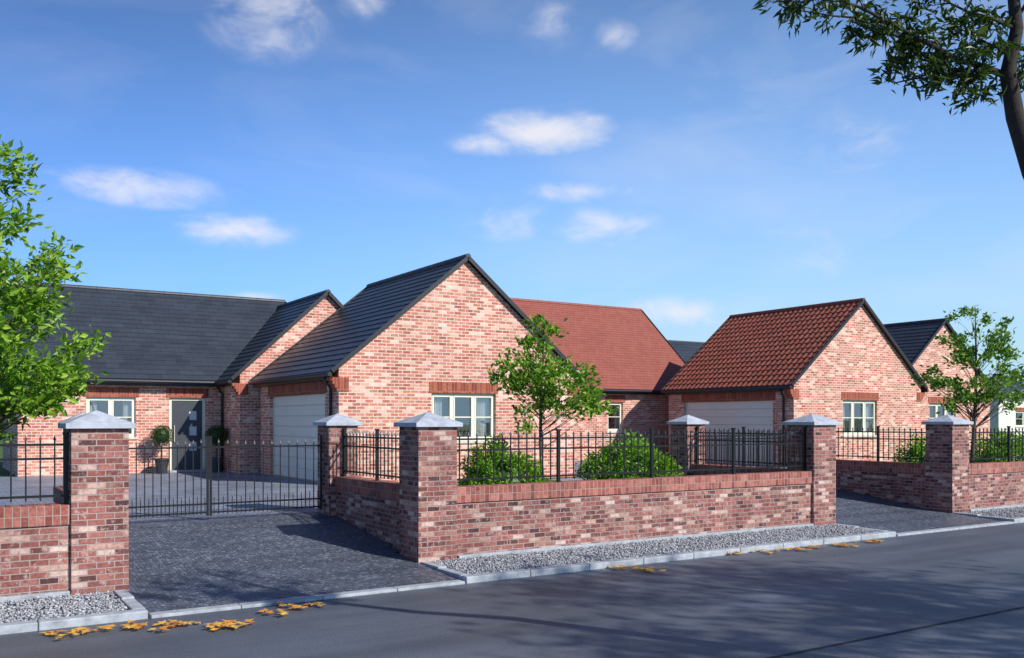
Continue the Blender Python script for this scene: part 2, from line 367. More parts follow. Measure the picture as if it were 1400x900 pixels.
# ---------------------------------------------------------------- low walls + railings
def low_wall(axis,a0,a1,c,label,th=.24):
    mid=(a0+a1)/2
    loc=(mid,c,0) if axis=='x' else (c,mid,0)
    t=thing('boundary_wall',label,'wall',loc)
    b=MB(); k=MB()
    if axis=='x': b.box(a0,a1,c-th/2,c+th/2,-.12,.7); k.box(a0,a1,c-th/2-.022,c+th/2+.022,.7,.9)
    else: b.box(c-th/2,c+th/2,a0,a1,-.12,.7); k.box(c-th/2-.022,c+th/2+.022,a0,a1,.7,.9)
    b.build('wall_body',WB,t); k.build('coping',WC,t,bevel=.008)
def railing(axis,a0,a1,c,npan,label):
    mid=(a0+a1)/2
    t=thing('iron_railing',label,'railing',(mid,c,.9) if axis=='x' else (c,mid,.9))
    pt=(lambda a,z:(a,c,z)) if axis=='x' else (lambda a,z:(c,a,z))
    L=(a1-a0)/npan
    for i in range(npan+1):
        a=a0+i*L
        if i==0:a+=.03
        if i==npan:a-=.03
        m=MB(); x,y,_=pt(a,0); m.box(x-.02,x+.02,y-.02,y+.02,.9,1.6); m.box(x-.027,x+.027,y-.027,y+.027,1.6,1.622)
        m.build('post',IRON,t)
    for z in (.985,1.36,1.5):
        m=MB(); m.bar(pt(a0+.002,z),pt(a1-.002,z),.012,.024); m.build('rail',IRON,t)
    for i in range(npan):
        m=MB(); n=max(2,int(round(L/.125)))
        for k in range(1,n):
            x,y,_=pt(a0+i*L+k*L/n,0); m.spear(x,y,.94,1.6,.014,.055)
        m.build('bar_panel',IRON,t)
low_wall('x',5.6,12.29,10.25,'long low front wall between the centre pillar and the next pillar')
railing('x',5.6,12.29,10.25,4,'black railing on the long front wall, in front of the garden shrubs')
low_wall('x',-8,1.21,10.25,'low brick wall at the far left under the tree')
railing('x',-7.15,1.21,10.25,5,'black railing at the far left of the picture under the tree')
low_wall('x',16.72,34,10.25,'low brick wall at the far right beyond the last pillar')
railing('x',16.72,33.3,10.25,10,'black railing at the far right in front of the hedge shrubs')
for x,la,lb in ((1.5,'short side wall left of the front driveway, behind the large pillar','short black railing behind the large left pillar'),
          (5.3,'short side wall in shade along the right of the front driveway','short black railing between the centre pillar and the set-back gate pillar'),
          (12.52,'short side wall on the left of the second driveway','short black railing on the left of the second driveway'),
          (16.4,'shaded side wall on the right of the second driveway','black railing on the shaded wall right of the second driveway')):
    y0=10.62; low_wall('y',y0,13.05,x,la); railing('y',y0,13.05,x,2,lb)

def gate_leaf(x0,x1,y,label,grp):
    t=thing('gate_leaf',label,'gate',((x0+x1)/2,y,GZ+.05),grp)
    zb=GZ+.06
    for z in (zb+.05,zb+.17,1.36):
        m=MB(); m.box(x0+.02,x1-.02,y-.01,y+.01,z-.012,z+.012); m.build('rail',IRON,t)
    for x in (x0+.018,x1-.018):
        m=MB(); m.box(x-.014,x+.014,y-.018,y+.018,zb,1.5); m.box(x-.017,x+.017,y-.02,y+.02,1.5,1.515); m.build('stile',IRON,t)
    n=13; m=MB(); L=(x1-x0)/n
    for k in range(1,n): m.spear(x0+k*L,y,zb+.02,1.49-.04*math.sin(math.pi*k/n),.013,.055)
    m.build('bar_panel',IRON,t)
    m=MB()
    for k in range(n): m.spear(x0+(k+.5)*L,y,zb+.02,zb+.3,.009,.035)
    m.build('dog_bars',IRON,t)
for (x0,x1,c,nm) in ((1.97,5.04,3.37,'front'),(12.77,16.15,14.46,'second')):
    gate_leaf(x0,c-.004,13.28,'left leaf of the black iron %s driveway gate'%nm,'iron driveway gates')
    gate_leaf(c+.004,x1,13.28,'right leaf of the black iron %s driveway gate'%nm,'iron driveway gates')

# ---------------------------------------------------------------- houses
def skin(m,axis,c,a0,a1,z0,z1,holes=(),depth=.1,dr=1):
    pt=(lambda a,z,d=0:(a,c+d,z)) if axis=='x' else (lambda a,z,d=0:(c+d,a,z))
    As=sorted(set([a0,a1]+[h[0] for h in holes]+[h[1] for h in holes])); Zs=sorted(set([z0,z1]+[h[2] for h in holes]+[h[3] for h in holes]))
    for i in range(len(As)-1):
        for j in range(len(Zs)-1):
            am=(As[i]+As[i+1])/2; zm=(Zs[j]+Zs[j+1])/2
            if any(h[0]<am<h[1] and h[2]<zm<h[3] for h in holes): continue
            m.poly([pt(As[i],Zs[j]),pt(As[i+1],Zs[j]),pt(As[i+1],Zs[j+1]),pt(As[i],Zs[j+1])])
    for h in holes:
        d=depth*dr
        m.poly([pt(h[0],h[2]),pt(h[0],h[2],d),pt(h[0],h[3],d),pt(h[0],h[3])])
        m.poly([pt(h[1],h[2]),pt(h[1],h[2],d),pt(h[1],h[3],d),pt(h[1],h[3])])
        m.poly([pt(h[0],h[3]),pt(h[1],h[3]),pt(h[1],h[3],d),pt(h[0],h[3],d)])
        m.poly([pt(h[0],h[2]),pt(h[1],h[2]),pt(h[1],h[2],d),pt(h[0],h[2],d)])
def roof_plane(m,p0,wd,W,sd,S,nd,course=.3,lift=.03,roll=0,amp=0,base=.02,vc=None):
    vc=vc or course
    p0=Vector(p0);wd=Vector(wd);sd=Vector(sd).normalized();nd=Vector(nd).normalized()
    nc=int(round(S/course)); ch=S/nc
    if roll:
        nr=int(round(W/roll)); K=8; us=[W*i/(nr*K) for i in range(nr*K+1)]
        hs=[amp*max(-.25,math.sin(2*math.pi*i/K))for i in range(nr*K+1)]
    else: us=[0,W]; hs=[0,0]
    def pt(u,s_,h): return tuple(p0+wd*u+sd*s_+nd*(h+base))
    for i in range(nc):
        for k in range(len(us)-1):
            a=pt(us[k],i*ch,lift+hs[k]);b=pt(us[k+1],i*ch,lift+hs[k+1]);c=pt(us[k+1],(i+1)*ch,hs[k+1]);d=pt(us[k],(i+1)*ch,hs[k])
            m.poly([a,b,c,d],[(us[k],i*vc+.005),(us[k+1],i*vc+.005),(us[k+1],(i+1)*vc-.005),(us[k],(i+1)*vc-.005)])
            e=pt(us[k],i*ch,hs[k] if i else -.02);f=pt(us[k+1],i*ch,hs[k+1] if i else -.02)
            m.poly([e,f,b,a],[(us[k],i*vc+.005),(us[k+1],i*vc+.005),(us[k+1],i*vc+.007),(us[k],i*vc+.007)])
def under(m,p0,wd,W,sd,S):
    p0=Vector(p0);wd=Vector(wd);sd=Vector(sd).normalized()
    m.poly([tuple(p0),tuple(p0+sd*S),tuple(p0+sd*S+wd*W),tuple(p0+wd*W)])
def ridge(a,b,mat,parent,r=.065):
    a=Vector(a);b=Vector(b);m=MB();L=(b-a).length;n=int(L/.45);d=(b-a)/n
    for i in range(n): m.tube([a+d*i,a+d*(i+.985)],[r*1.04,r],10)
    m.build('ridge_tiles',mat,parent,smooth=False)
def window(parent,x0,x1,y,z0,z1,lights=2,transom=True,curt=True):
    fy=y+.07; m=MB(); w=.06
    m.box(x0,x0+w,fy,fy+.06,z0,z1); m.box(x1-w,x1,fy,fy+.06,z0,z1)
    m.box(x0+w,x1-w,fy,fy+.06,z0,z0+w); m.box(x0+w,x1-w,fy,fy+.06,z1-w,z1)
    L=(x1-x0)/lights
    for i in range(1,lights): m.box(x0+i*L-.035,x0+i*L+.035,fy+.001,fy+.059,z0+w,z1-w)
    if transom:
        for i in range(lights):
            m.box(x0+i*L+.036 if i else x0+w,x0+(i+1)*L-.036 if i<lights-1 else x1-w,fy+.004,fy+.055,z0+(z1-z0)*.5-.013,z0+(z1-z0)*.5+.013)
    for i in range(lights):
        a=x0+i*L+(.036 if i else w); b=x0+(i+1)*L-(.036 if i<lights-1 else w)
        for q in ((a,a+.03,z0+w,z1-w),(b-.03,b,z0+w,z1-w)): m.box(q[0],q[1],fy-.008,fy+.0535,q[2],q[3])
        m.box(a+.03,b-.03,fy-.008,fy+.0535,z0+w,z0+w+.03); m.box(a+.03,b-.03,fy-.008,fy+.0535,z1-w-.03,z1-w)
    win=m.build('window',CREAM,parent)
    g=MB(); g.poly([(x0+w,fy+.03,z0+w),(x1-w,fy+.03,z0+w),(x1-w,fy+.03,z1-w),(x0+w,fy+.03,z1-w)]); g.build('pane',GLASS,win)
    s=MB(); s.box(x0-.06,x1+.06,y-.04,fy+.05,z0-.06,z0-.002); s.build('sill',SILL,win,bevel=.006)
    bx=MB(); yb=fy+.7
    bx.poly([(x0-.1,yb,z0-.2),(x1+.1,yb,z0-.2),(x1+.1,yb,z1+.2),(x0-.1,yb,z1+.2)])
    for xx in (x0-.1,x1+.1): bx.poly([(xx,fy+.062,z0-.2),(xx,yb,z0-.2),(xx,yb,z1+.2),(xx,fy+.062,z1+.2)])
    for zz in (z0-.2,z1+.2): bx.poly([(x0-.1,fy+.062,zz),(x1+.1,fy+.062,zz),(x1+.1,yb,zz),(x0-.1,yb,zz)])
    bx.build('room_backing',ROOM,win)
    if curt:
        for side in (0,1):
            c=MB(); cw=(x1-x0)*.22; n=24; pts=[]
            for k in range(n+1):
                a=(x0+.02+cw*k/n) if side==0 else (x1-.02-cw*k/n)
                pts.append((a,fy+.16+.03*math.sin(k*1.9)))
            for k in range(n):
                (xa,ya),(xb,yb2)=pts[k],pts[k+1]
                c.poly([(xa,ya,z0-.05),(xb,yb2,z0-.05),(xb,yb2,z1+.05),(xa,ya,z1+.05)])
            c.build('curtain',CURT,win,smooth=True)
    return win
def lintel_x(parent,x0,x1,y,z0,h=.25):
    m=MB(); m.box(x0,x1,y-.012,y+.05,z0,z0+h); m.build('lintel',HS,parent)
def gutter(parent,a,b):
    m=MB(); a=Vector(a);b=Vector(b); m.tube([a,b],.05,10); m.build('gutter',TRIM,parent)
def downpipe(parent,x,y,ztop,dx=0,dy=0):
    m=MB(); m.tube([(x+dx,y+dy,ztop),(x+dx*.5,y+dy*.5,ztop-.12),(x,y,ztop-.25),(x,y,GZ+.02)],.034,8); m.build('downpipe',TRIM,parent,smooth=True)
def verge(parent,a,b,th=.09):
    m=MB(); m.bar(a,b,.035,th); m.build('verge_trim',TRIM,parent)

def garage(x0,y0,tilem,ridgem,roll,label):
    W=6.22; Lg=5.45; x1=x0+W; y1=y0+Lg; xm=x0+W/2; zr=5.47; sl=.82; ze=zr-sl*W/2
    t=thing('gabled_garage',label,'garage',(xm,(y0+y1)/2,GZ))
    wx0,wx1=x0+2.22,x0+3.92; wz0,wz1=1.26,2.36
    gd=(y0+.8,y0+4.7,GZ+.01,2.34)
    m=MB()
    skin(m,'x',y0,x0,x1,0,ze-.03,[(wx0,wx1,wz0,wz1)],.13,1)
    m.poly([(x0,y0,ze-.03),(x1,y0,ze-.03),(xm,y0,zr-.03)])
    skin(m,'y',x0,y0,y1,0,ze-.03,[gd],.18,1)
    skin(m,'y',x1,y0,y1,0,ze-.03); skin(m,'x',y1,x0,x1,0,ze-.03); m.poly([(x0,y1,ze-.03),(x1,y1,ze-.03),(xm,y1,zr-.03)])
    m.build('wall',HB,t)
    window(t,wx0,wx1,y0,wz0,wz1,3)
    lintel_x(t,wx0-.06,wx1+.06,y0,wz1,.25)
    m=MB(); n=8; h=(gd[3]-gd[2])/n
    for i in range(n): m.box(x0+.12,x0+.17,gd[0]+.05,gd[1]-.05,gd[2]+i*h+.006,gd[2]+(i+1)*h-.006)
    m.box(x0+.15,x0+.175,gd[0]+.05,gd[1]-.05,gd[2],gd[3])
    d=m.build('garage_door',GDOOR,t,bevel=.006)
    for (ya,yb) in ((gd[0],gd[0]+.05),(gd[1]-.05,gd[1])):
        m=MB(); m.box(x0+.1,x0+.178,ya,yb,gd[2],gd[3]); m.build('door_frame',CREAM,d)
    m=MB(); m.box(x0-.012,x0+.05,gd[0]-.1,gd[1]+.1,gd[3],gd[3]+.28); m.build('lintel',HS,t)
    ov=.2; vo=.1; S=math.hypot(W/2+ov,(W/2+ov)*sl)
    for sgn in (1,-1):
        ex=x0-ov if sgn>0 else x1+ov
        sd=(sgn,0,sl); nd=(-sgn*sl,0,1); p0=(ex,y0-vo,zr-sl*(W/2+ov))
        m=MB()
        roof_plane(m,p0,(0,1,0),Lg+2*vo,sd,S,nd,.27 if roll else .22,.025 if roll else .017,.21 if roll else 0,.023 if roll else 0,vc=.3 if roll else None)
        under(m,p0,(0,1,0),Lg+2*vo,sd,S)
        m.build('roof',tilem,t)
        a=Vector(p0); b=Vector((xm,y0-vo,zr))
        for yy in (y0-vo-.012,y1+vo+.012): verge(t,(a.x,yy,a.z+.02),(b.x,yy,b.z+.02))
        zE=zr-sl*(W/2+ov)
        m=MB(); xx=ex+sgn*.03; m.box(xx-.012,xx+.012,y0-.02,y1+.02,zE-.14,zE-.005); m.box(min(xx,x0 if sgn>0 else x1),max(xx,x0 if sgn>0 else x1),y0-.018,y1+.018,zE-.148,zE-.142); m.build('fascia',TRIM,t)
        gutter(t,(ex-sgn*.04,y0-vo,zE-.04),(ex-sgn*.04,y1+vo,zE-.04))
        downpipe(t,x0-.05 if sgn>0 else x1+.05,y0+.35,zE-.08,-sgn*.16)
        m=MB()
        for i,wd_ in enumerate((.05,.1,.15,.19)):
            xa=(x0-wd_ if sgn>0 else x1); xb=(x0 if sgn>0 else x1+wd_)
            m.box(xa,xb,y0-.02,y0+.22,zE-.40+i*.075,zE-.40+(i+1)*.075-.001)
            m.box(x0 if sgn>0 else x1-.22,x0+.22 if sgn>0 else x1,y0-.02,y0-.001,zE-.40+i*.075,zE-.40+(i+1)*.075-.001)
        m.build('corbel',HS,t)
    ridge((xm,y0-vo-.02,zr+.04),(xm,y1+vo+.02,zr+.04),ridgem,t)
    return t
garage(7.4,18.5,SLATE,SLATER,False,'large brick gabled garage with dark slate roof, centre of the picture')
garage(21.67,18.5,REDT,REDR,True,'brick gabled garage with red pantiled roof, right of centre')
garage(29.2,20.5,SLATE,SLATER,False,'brick gabled garage with dark slate roof half hidden behind the right tree')

def bungalow(x0,x1,y0,dep,ez,sl,tilem,ridgem,course,label,wins,doors,wing=None,wallm=None):
    y1=y0+dep; ym=(y0+y1)/2; ov=.3; zr=ez+sl*(dep/2+ov)
    t=thing('brick_bungalow',label,'bungalow',((x0+x1)/2,ym,GZ))
    holes=[w[:4] for w in wins]+[(d[0],d[1],GZ+.02,d[2]) for d in doors]
    m=MB(); zt=ez+sl*ov-.03
    skin(m,'x',y0,x0,x1,0,zt,holes,.13,1); skin(m,'x',y1,x0,x1,0,zt)
    for xx in (x0,x1):
        skin(m,'y',xx,y0,y1,0,zt); m.poly([(xx,y0,zt),(xx,y1,zt),(xx,ym,zr-.03)])
    m.build('wall',wallm or HB,t)
    for w in wins:
        window(t,w[0],w[1],y0,w[2],w[3],w[4]); lintel_x(t,w[0]-.08,w[1]+.08,y0,w[3],.25)
    for d in doors:
        a,b,zt2=d; z0=GZ+.02
        m=MB(); m.box(a,a+.07,y0+.06,y0+.125,z0,zt2);m.box(b-.07,b,y0+.06,y0+.125,z0,zt2);m.box(a+.07,b-.07,y0+.06,y0+.125,zt2-.07,zt2)
        m.build('door_frame',CREAM,t)
        m=MB(); px=(a+b)/2+.06
        skin(m,'x',y0+.08,a+.07,b-.07,z0,zt2-.07,[(px,px+.2,z0+.55+i*.42,z0+.8+i*.42) for i in range(3)],.03,1)
        dd=m.build('door',DOORM,t)
        for i in range(3):
            m=MB(); m.poly([(px,y0+.11,z0+.55+i*.42),(px+.2,y0+.11,z0+.55+i*.42),(px+.2,y0+.11,z0+.8+i*.42),(px,y0+.11,z0+.8+i*.42)])
            m.build('pane',CURT,dd)
        m=MB(); m.tube([(a+.14,y0+.05,z0+.8),(a+.14,y0+.05,z0+1.25)],.012,8); m.box(a+.13,a+.15,y0+.05,y0+.08,z0+.83,z0+.85);m.box(a+.13,a+.15,y0+.05,y0+.08,z0+1.2,z0+1.22); m.build('handle',SILL,dd)
        m=MB(); m.box(a-.1,b+.1,y0-.35,y0-.002,GZ+.01,GZ+.06); m.build('doorstep',CONC,t,bevel=.008)
        lintel_x(t,a-.08,b+.08,y0,zt2,.25)
    vo=.12; S=math.hypot(dep/2+ov,(dep/2+ov)*sl)
    for sgn in (1,-1):
        ey=y0-ov if sgn>0 else y1+ov
        m=MB(); p0=(x0-vo,ey,ez)
        roof_plane(m,p0,(1,0,0),x1-x0+2*vo,(0,sgn,sl),S,(0,-sgn*sl,1),course,.018 if course>.2 else .012)
        under(m,p0,(1,0,0),x1-x0+2*vo,(0,sgn,sl),S); m.build('roof',tilem,t)
        for xx in (x0-vo-.012,x1+vo+.012): verge(t,(xx,ey,ez+.02),(xx,ym,zr+.02))
        m=MB(); yy=ey+sgn*.03; m.box(x0-.02,x1+.02,yy-.012,yy+.012,ez-.14,ez-.004)
        yi=y0 if sgn>0 else y1; m.box(x0-.018,x1+.018,min(yy,yi),max(yy,yi),ez-.148,ez-.142); m.build('fascia',TRIM,t)
        xg=wing[0]-.3 if (wing and sgn>0) else x1+vo
        gutter(t,(x0-vo,ey-sgn*.04,ez-.04),(xg,ey-sgn*.04,ez-.04))
    ridge((x0-vo,ym,zr+.03),(x1+vo,ym,zr+.03),ridgem,t)
    if wing:
        a,b,yw,sw,zrw=wing; xm=(a+b)/2; zt=zrw-sw*(b-a)/2-.03; wov=.25
        m=MB(); skin(m,'x',yw,a,b,0,zt); m.poly([(a,yw,zt),(b,yw,zt),(xm,yw,zrw-.03)]); skin(m,'y',a,yw,y0,0,zt); skin(m,'y',b,yw,y0,0,zt); m.build('wing_wall',HB,t)
        Sw=math.hypot((b-a)/2+wov,((b-a)/2+wov)*sw); zE=zrw-sw*((b-a)/2+wov)
        for sgn in (1,-1):
            ex=a-wov if sgn>0 else b+wov
            m=MB(); p0=(ex,yw-.1,zE); Lw=ym-yw-.1
            roof_plane(m,p0,(0,1,0),Lw,(sgn,0,sw),Sw,(-sgn*sw,0,1),course,.018)
            under(m,p0,(0,1,0),y0-yw,(sgn,0,sw),Sw); m.build('wing_roof',tilem,t)
            verge(t,(ex,yw-.112,zE+.02),(xm,yw-.112,zrw+.02))
            m=MB(); xx=ex+sgn*.03; m.box(xx-.012,xx+.012,yw-.02,y0-ov,zE-.14,zE-.004); m.build('fascia',TRIM,t)
            m=MB()
            for i,wd_ in enumerate((.05,.1,.15,.2)):
                xa=(a-wd_ if sgn>0 else b); xb=(a if sgn>0 else b+wd_); m.box(xa,xb,yw-.02,yw+.22,zE-.38+i*.075,zE-.38+(i+1)*.075-.001)
                m.box(a if sgn>0 else b-.2,a+.2 if sgn>0 else b,yw-.02,yw-.001,zE-.38+i*.075,zE-.38+(i+1)*.075-.001)
            m.build('corbel',HS,t)
        gutter(t,(a-wov-.04,yw-.1,zE-.04),(a-wov-.04,y0-ov,zE-.04))
        downpipe(t,a-.05,y0-.12,zE-.08,-.16)
        ridge((xm,yw-.12,zrw+.03),(xm,ym-.2,zrw+.03),ridgem,t)
    return t
bungalow(1.9,9.45,25.8,5.3,2.8,.9,SLATE,SLATER,.2,'brick bungalow with dark slate roof and grey front door, at the left',
   [(3.45,4.65,1.29,2.34,2)],[(5.5,6.45,2.34)],wing=(6.92,11.7,24.15,.93,5.24))
bungalow(16.8,24.4,25.3,6.9,2.8,.9,REDP,REDR,.15,'brick bungalow with plain red tiled roof between the two central gables',
   [(20.05,20.75,1.34,2.36,1)],[])
bungalow(30,42,38,7,3.4,.8,SLATE,SLATER,.3,'distant house with grey roof seen between the two red roofs',[(33,34.5,1.3,2.4,2)],[])
PALE=simple('pale_render',(.75,.72,.64),.8,0,.06,1)
bungalow(58,74,33,7,3.3,.35,SLATE,SLATER,.3,'distant pale rendered house beyond the trees at the right edge',[(60,62,1.3,2.3,2)],[],wallm=PALE)

# ---------------------------------------------------------------- vegetation
def leafmesh(name,centres,dirs,size,mat,parent,rg,wid=.45,up=.3):
    n=len(centres); c=np.asarray(centres)
    d=rg.normal(size=(n,3))*.8+dirs; d/=np.linalg.norm(d,axis=1,keepdims=True)
    nn=rg.normal(size=(n,3)); nn[:,2]+=up*2; s=np.cross(d,nn); s/=np.linalg.norm(s,axis=1,keepdims=True)+1e-9
    nr=np.cross(s,d)
    L=size*rg.uniform(.65,1.3,(n,1)); w=L*wid*.5
    v0=c; v1=c+d*L*.45+s*w+nr*L*.07; v2=c+d*L-nr*L*.12; v3=c+d*L*.45-s*w+nr*L*.07
    V=np.stack([v0,v1,v2,v3],1).reshape(-1,3); Fc=np.arange(n*4).reshape(n,4)
    me=bpy.data.meshes.new(name); me.from_pydata(V.tolist(),[],Fc.tolist()); me.materials.append(mat)
    o=bpy.data.objects.new(name,me); COL.objects.link(o)
    if parent: attach(o,parent)
    return o
def tree(label,base,height,tr,ells,ntw,nleaf,ls,seed,mat=LEAF,bark=BARK,group=None,spread=.16,lean=(0,0),bth=1.0,name='garden_tree',steep=1.0,low=.28):
    rg=np.random.default_rng(seed); rnd=random.Random(seed)
    t=thing(name,label,'tree',base,group)
    b=Vector(base); pts=[];rad=[]
    for i in range(9):
        f=i/8; pts.append(b+Vector((lean[0]*f+.015*height*math.sin(f*5+seed)-.015*height*math.sin(seed),lean[1]*f+.012*height*math.cos(f*4+seed)-.012*height*math.cos(seed),-.05+height*.93*f)))
        rad.append(tr*(1-f)**.8+.006)
    m=MB(); m.tube(pts,rad,9); m.build('trunk',bark,t,smooth=True)
    def trunk_at(z):
        f=min(max((z-b.z)/(height*.93),0),1)*8; i=min(int(f),7); return pts[i].lerp(pts[i+1],f-i), rad[i]
    bm_=MB(); cs=[];ds=[]
    wts=[e[3]*e[4]*e[5] for e in ells]
    for k in range(ntw):
        e=rnd.choices(ells,wts)[0]
        while True:
            q=Vector((rnd.uniform(-1,1),rnd.uniform(-1,1),rnd.uniform(-1,1)))
            if .25<q.length<1: break
        q=q*(q.length**-.35)
        tip=Vector((e[0]+q.x*e[3],e[1]+q.y*e[4],e[2]+q.z*e[5]))
        hd=math.hypot(tip.x-b.x,tip.y-b.y)
        z0=max(b.z+height*low,tip.z-hd*steep*rnd.uniform(.5,1.1)-.1); z0=min(z0,b.z+height*.9)
        s,rr=trunk_at(z0); r0=min(rr*.5,.003+.008*bth*(tip-s).length)
        mid=s.lerp(tip,.5)+Vector((rnd.uniform(-.1,.1),rnd.uniform(-.1,.1),rnd.uniform(.0,.12)))*(tip-s).length*.6
        mid2=s.lerp(mid,.5)+Vector((0,0,-.02))
        bm_.tube([s,mid2,mid,tip],[r0,r0*.8,r0*.5,.002],5,False)
        dv=(tip-mid).normalized()
        nl=max(4,int(nleaf/ntw*rnd.uniform(.3,1.7)))
        f=rg.uniform(0,1,nl)**.6
        g=(.5+.55*f[:,None])
        base_=np.array(mid)[None]*(1-g)+np.array(tip)[None]*g
        base_=base_+rg.normal(size=(nl,3))*spread*.5*np.array([1,1,.65])
        cs.append(base_); ds.append(np.repeat(np.array(dv+Vector((0,0,-.15)))[None],nl,0))
    bm_.build('branches',bark,t,smooth=True)
    leafmesh('crown',np.concatenate(cs),np.concatenate(ds),ls,mat,t,rg,.5)
    return t
bx,by=8.45,12.3
tree('young leafy tree behind the long front railing, before the centre gable',(bx,by,GZ),3.25,.034,
     [(bx-.05,by,2.9,.42,.42,.45),(bx+.12,by-.1,2.3,.78,.75,.42),(bx-.4,by+.2,2.5,.45,.45,.4),(bx+.55,by-.3,2.0,.5,.45,.3),(bx-.1,by,3.3,.2,.2,.22),(bx-.3,by,1.9,.4,.4,.3)],66,3300,.10,3,spread=.16,bth=.7,steep=.6)
bx,by=.25,11.7
tree('tall leafy tree at the left edge behind the railing',(bx,by,GZ),5.2,.075,
     [(bx+.3,by,2.55,1.25,1.1,.75),(bx+.1,by+.1,3.5,1.1,.95,.7),(bx+.1,by,4.35,.7,.6,.6),(bx+.0,by,4.95,.4,.4,.35),(bx+.9,by-.3,2.3,.7,.6,.45),(bx+.2,by-.4,1.85,.8,.6,.3)],170,9500,.10,8,spread=.17,low=.2)
bx,by=21.0,12.6
tree('slender leafy tree behind the right railing',(bx,by,GZ),4.5,.05,
     [(bx,by,3.8,.75,.75,.75),(bx+.1,by,2.85,1.3,1.2,.7),(bx-.8,by+.3,2.5,.65,.6,.5),(bx+.9,by-.4,2.5,.6,.6,.5)],80,3200,.12,12,mat=LEAFR,spread=.17,bth=.8)
bx,by=12.6,-4.2  # out-of-view tree, added so that its shadow falls across the road
tree('large unseen tree added on the near side of the road to shade the asphalt',(bx,by,0),10.5,.2,
     [(bx,by,8.2,2.4,1.6,1.3),(bx-2.2,by+.3,6.8,1.9,1.0,.7),(bx+2.2,by-.3,6.9,1.9,1.0,.7)],70,3200,.2,15,mat=LEAFR,bark=DARKBARK,spread=.8,bth=2.2,name='shadow_tree')
def shrub(name,label,c,rx,rz,n,ls,mat,seed,cat='shrub',group=None,full=False,parent=None,loose=0.0):
    rg=np.random.default_rng(seed)
    t=thing(name,label,cat,(c[0],c[1],GZ),group) if parent is None else parent
    if loose:
        nc=70; cq=rg.normal(size=(nc,3)); cq/=np.linalg.norm(cq,axis=1,keepdims=True); cq[:,2]=np.abs(cq[:,2])-.12
        cr=rg.uniform(.82,1.08,(nc,1)); cc=cq*cr; idx=rg.integers(0,nc,n)
        q=cc[idx]+rg.normal(size=(n,3))*loose; pos=np.array(c)[None]+q*np.array([rx,rx,rz]); dirs=cq[idx]*1.0
        core=.72
    else:
        q=rg.normal(size=(n,3)); q/=np.linalg.norm(q,axis=1,keepdims=True)
        ang=np.arctan2(q[:,1],q[:,0]); lump=1+.04*np.sin(ang*5+seed)
        pos=np.array(c)[None]+q*rg.uniform(.8,1.04,(n,1))*lump[:,None]*np.array([rx,rx,rz]); dirs=q*.9; core=.78
    leafmesh('foliage',pos,dirs,ls,mat,t,rg,.5)
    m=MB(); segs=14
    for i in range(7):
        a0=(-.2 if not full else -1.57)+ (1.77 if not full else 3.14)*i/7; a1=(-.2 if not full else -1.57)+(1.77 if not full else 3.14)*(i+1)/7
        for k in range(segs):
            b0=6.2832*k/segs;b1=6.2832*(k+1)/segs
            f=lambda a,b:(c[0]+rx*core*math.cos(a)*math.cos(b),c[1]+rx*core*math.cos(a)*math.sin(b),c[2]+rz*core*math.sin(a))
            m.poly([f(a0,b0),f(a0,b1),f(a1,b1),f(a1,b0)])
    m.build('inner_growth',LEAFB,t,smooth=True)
    if parent is None:
        m=MB()
        for k in range(5):
            a=k*1.257; m.tube([(c[0]+.05*math.cos(a),c[1]+.05*math.sin(a),GZ-.05),(c[0]+rx*.4*math.cos(a),c[1]+rx*.4*math.sin(a),c[2]+rz*.3)],[.015,.006],6)
        m.build('stems',BARK,t)
    return t
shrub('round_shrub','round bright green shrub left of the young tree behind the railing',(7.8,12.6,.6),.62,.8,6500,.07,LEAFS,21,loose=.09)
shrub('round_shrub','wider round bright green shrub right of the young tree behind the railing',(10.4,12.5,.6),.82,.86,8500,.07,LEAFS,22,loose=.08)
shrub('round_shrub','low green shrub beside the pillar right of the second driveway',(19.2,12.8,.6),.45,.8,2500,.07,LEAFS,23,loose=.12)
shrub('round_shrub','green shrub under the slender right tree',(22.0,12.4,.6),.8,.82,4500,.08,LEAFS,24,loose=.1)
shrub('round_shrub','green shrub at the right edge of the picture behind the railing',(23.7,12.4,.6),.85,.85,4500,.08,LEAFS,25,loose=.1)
for (x,la) in ((5.2,'clipped ball topiary in a dark pot left of the grey front door'),(6.62,'clipped ball topiary in a dark pot right of the grey front door')):
    y=25.3; t=thing('potted_topiary',la,'topiary',(x,y,GZ))
    m=MB(); m.tube([(x,y,GZ+.01),(x,y,GZ+.38)],[.13,.18],14); m.tube([(x,y,GZ+.36),(x,y,GZ+.41)],[.2,.2],14); m.build('pot',POT,t)
    m=MB(); m.tube([(x,y,GZ+.4),(x,y,1.3)],.02,7); m.build('stem',BARK,t)
    shrub('','',(x,y,1.33),.27,.27,1800,.035,LEAFB,31,full=True,parent=t)
